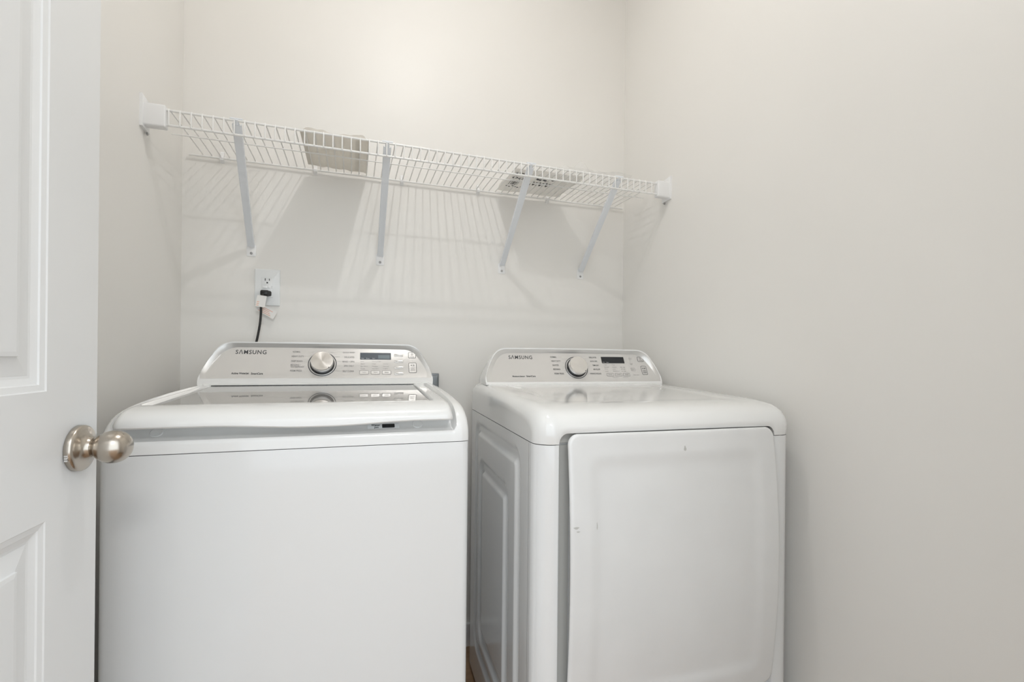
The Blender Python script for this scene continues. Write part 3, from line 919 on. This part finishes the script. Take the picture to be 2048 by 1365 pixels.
def build_bag():
    root = thing('printed_bag', 'white plastic bag with black print lying on the shelf near the third brace', 'bag', (0, 0, 0))
    z0 = ZS + .0060
    x0, x1, y0, y1 = .528, .790, 1.545, 1.768
    nx, ny = 36, 30
    def pt(i, j, topside):
        u, v = i / nx, j / ny
        x = x0 + (x1 - x0) * u + .006 * math.sin(v * 7)
        y = y0 + (y1 - y0) * v - .012 * u * (1 - v) + .004 * math.sin(u * 11)
        ed = min(u, 1 - u, v, 1 - v)
        th = .003 + .014 * sstep(0, .16, ed) + .0025 * math.sin(u * 17 + v * 5) * sstep(0, .1, ed)
        if topside: return (x, y, z0 + th + .003)
        return (x, y, z0 + .0022 + .0012 * math.sin(u * 19 + 2 * v) * sstep(0, .05, ed) + .0012)
    mb = MB()
    for tside in (False, True):
        rings_mesh(mb, [[pt(i, j, tside) for j in range(ny + 1)] for i in range(nx + 1)], caps=(False, False), closed=False)
    edge = [(i, 0) for i in range(nx)] + [(nx, j) for j in range(ny)] + [(i, ny) for i in range(nx, 0, -1)] + [(0, j) for j in range(ny, 0, -1)]
    rings_mesh(mb, [[pt(i, j, False) for i, j in edge], [pt(i, j, True) for i, j in edge]], caps=(False, False))
    mb.build('bag_body', 'bag', root, angle=70)
    fr = frame((0, 0, z0), (1, 0, 0), (0, 1, 0), (0, 0, -1))
    pm = MB()
    band(pm, circle(.560, 1.582, .020, 24, .013), circle(.560, 1.582, .013, 24, .007), fr, 0)
    flat(pm, circle(.562, 1.582, .009, 12, .003), fr, 0)
    band(pm, circle(.553, 1.618, .011, 20, .009), circle(.553, 1.618, .006, 20, .005), fr, 0)
    band(pm, circle(.578, 1.622, .012, 20, .009), circle(.578, 1.622, .007, 20, .004), fr, 0)
    for k in range(9):
        cx, cy = .552 + .012 * (k % 3), 1.652 + .014 * (k // 3)
        flat(pm, [(cx - .0055, cy - .004), (cx + .006, cy - .006), (cx + .0045, cy + .005), (cx - .0045, cy + .006)], fr, 0)
    for k in range(6):
        flat(pm, circle(.548 + .011 * k, 1.704 + .006 * math.sin(k * 2.1), .0045, 8, .0045), fr, 0)
    def stroke(pts, w):
        for a, b in zip(pts, pts[1:]):
            a, b = Vector(a), Vector(b)
            nn = Vector((-(b - a).y, (b - a).x)).normalized() * w
            flat(pm, [tuple(a + nn), tuple(a - nn), tuple(b - nn), tuple(b + nn)], fr, 0)
    stroke([(.628, 1.600), (.642, 1.612), (.658, 1.606), (.672, 1.612)], .0055)
    for k in range(3):
        xk = .624 + .026 * k
        stroke([(xk, 1.670), (xk + .008, 1.632), (xk + .014, 1.668), (xk + .022, 1.634)], .0024)
    stroke([(.690, 1.604), (.700, 1.590), (.722, 1.592)], .005)
    pm.build('black_print', 'print', root)
    # loose clear film bunched up on the right
    nx, ny = 44, 34
    fm = MB()
    def cl(i, j):
        u, v = i / nx, j / ny
        x = .665 + .285 * u + .010 * math.sin(v * 9)
        y = 1.500 + .235 * v - .03 * u * (1 - v) + .008 * math.sin(u * 14)
        ed = sstep(0, .16, min(u, 1 - u, v, 1 - v))
        h = .010 + .030 * ed * (.5 + .5 * math.sin(u * 13 + 2.5 * v)) * (.6 + .4 * math.sin(v * 8 + u * 4))
        h += .070 * math.exp(-((x - .815) / .035) ** 2 - ((y - 1.615) / .05) ** 2)
        h += .004 * math.sin(u * 37) * math.sin(v * 31)
        return (x, y, z0 + max(.0035, h))
    rings_mesh(fm, [[cl(i, j) for j in range(ny + 1)] for i in range(nx + 1)], caps=(False, False), closed=False)
    fm.build('clear_film', 'clear', root, angle=80)
build_bag()

# ------------------------------------------------------------------ outlet, plug and cord, wall box
def build_outlet():
    root = thing('wall_outlet', 'white wall outlet with two sockets on the back wall above the washing machine', 'outlet', (-.2755, YB, 1.347))
    fr = frame((0, 0, 0), (1, 0, 0), (0, 0, 1), (0, -1, 0))
    prism(MB(), rrect(-.039, -.062, .039, .062, .003, 3), fr, 0, .006, .003, 3).build('cover_plate', 'plate', root)
    rec = prism(MB(), rrect(-.0175, -.0345, .0175, .0345, .002, 3), fr, .005, .0085, .001, 2).build('receptacle', 'plate', root)
    s = MB()
    for x, h in ((-.0063, .0042), (.0063, .0034)): prism(s, rrect(x - .0011, .0262 - h, x + .0011, .0262 + h, .0004, 2), fr, .008, .0087)
    prism(s, circle(0, .0155, .0026, 12), fr, .008, .0087)
    s.build('socket_slots', 'black', rec)
    for x0, x1 in ((-.0140, .0005), (.0015, .0100)):
        prism(MB(), rrect(x0, -.0035, x1, .0045, .001, 2), fr, .008, .0098, .0006, 2).build('test_button', 'plate', rec)
    for v in (-.0015, .0030): prism(MB(), circle(.0140, v, .0010, 10), fr, .008, .0088).build('indicator', 'print', rec)
    return root
build_outlet()

def build_cord():
    root = thing('power_cord', 'black power cord plugged into the wall outlet, running behind the washing machine', 'cord', (0, 0, 0))
    fr = frame((-.2770, YB - .0085, 1.3265), (1, 0, 0), (0, 0, 1), (0, -1, 0))
    plug = MB()
    prism(plug, rrect(-.0165, -.0105, .0100, .0085, .005, 4), fr, 0, .024, .005, 3)
    prism(plug, rrect(.004, -.0095, .0150, .0075, .0045, 4), fr, 0, .015, .004, 3)
    plug.build('plug', 'cord', root)
    path = smooth_path([(-.2830, YB - .030, 1.322), (-.2865, YB - .036, 1.308), (-.2885, YB - .037, 1.285), (-.2895, YB - .035, 1.255), (-.2925, YB - .032, 1.220), (-.3000, YB - .030, 1.175), (-.3100, YB - .030, 1.120), (-.3150, YB - .03, 1.02), (-.31, YB - .028, .80), (-.30, YB - .028, .55)], 6)
    tube(MB(), path, .0038, 10).build('cable', 'cord', root, angle=60)
    t1 = frame((-.2890, YB - .041, 1.2970), (.92, .05, -.10), (.16, .02, 1.0), (0, -1, .06))
    tg = prism(MB(), rrect(-.014, -.020, .016, .018, .002, 3), t1, 0, .0005)
    a = tg.build('warning_tag', 'tag', root)
    lm = MB()
    for k in range(3): prism(lm, rrect(-.012, -.016 + .0055 * k, -.004, -.0145 + .0055 * k, .0005, 1), t1, .0005, .0007)
    lm.build('tag_print', 'print_orange', a)
    t2 = frame((-.2700, YB - .020, 1.2620), (.88, .05, -.47), (.47, 0, .88), (0, -1, 0))
    b = prism(MB(), rrect(-.036, -.013, .024, .015, .002, 3), t2, 0, .0005).build('warning_tag', 'tag', root)
    lm = MB()
    for k in range(4): prism(lm, rrect(-.030 + .002 * (k % 2), -.009 + .0052 * k, .012 - .004 * (k % 3), -.0077 + .0052 * k, .0005, 1), t2, .0005, .0007)
    lm.build('tag_print', 'print_orange', b)
build_cord()

def build_box():
    root = thing('wall_box', 'small grey metal box on the back wall, peeking out behind the washing machine console', 'wall box', (.270, YB, .990))
    fr = frame((0, 0, 0), (1, 0, 0), (0, 0, 1), (0, -1, 0))
    o = rrect(-.035, -.060, .042, .064, .003, 3)
    prism(MB(), o, fr, 0, .004, .001, 2).build('flange', 'grey_metal', root)
    prism(MB(), rrect(-.030, -.055, .034, .057, .003, 3), fr, .003, .030, .002, 2).build('box_body', 'grey_metal', root)
build_box()

# ------------------------------------------------------------------ ceiling lamp (above the frame)
def build_lamp():
    root = thing('ceiling_lamp', 'small ceiling lamp with a small bare bulb over the laundry machines', 'lamp', (LAMP_POS[0], LAMP_POS[1], ZC))
    fr = frame((0, 0, 0), (1, 0, 0), (0, 1, 0), (0, 0, -1))
    lathe(MB(), [(.0001, 0), (.07, 0), (.07, .008), (.055, .020), (.022, .026), (.020, .055), (.0001, .055)], fr, 40).build('lamp_base', 'plate', root)
    d = ZC - LAMP_POS[2] - 0.035
    prof = [(.0001, d - .011)] + [(.011 * math.sin(math.pi * k / 14), d - .011 * math.cos(math.pi * k / 14)) for k in range(1, 14)] + [(.0001, d + .011)]
    lathe(MB(), prof, fr, 28).build('bulb', 'bulb', root)
build_lamp()
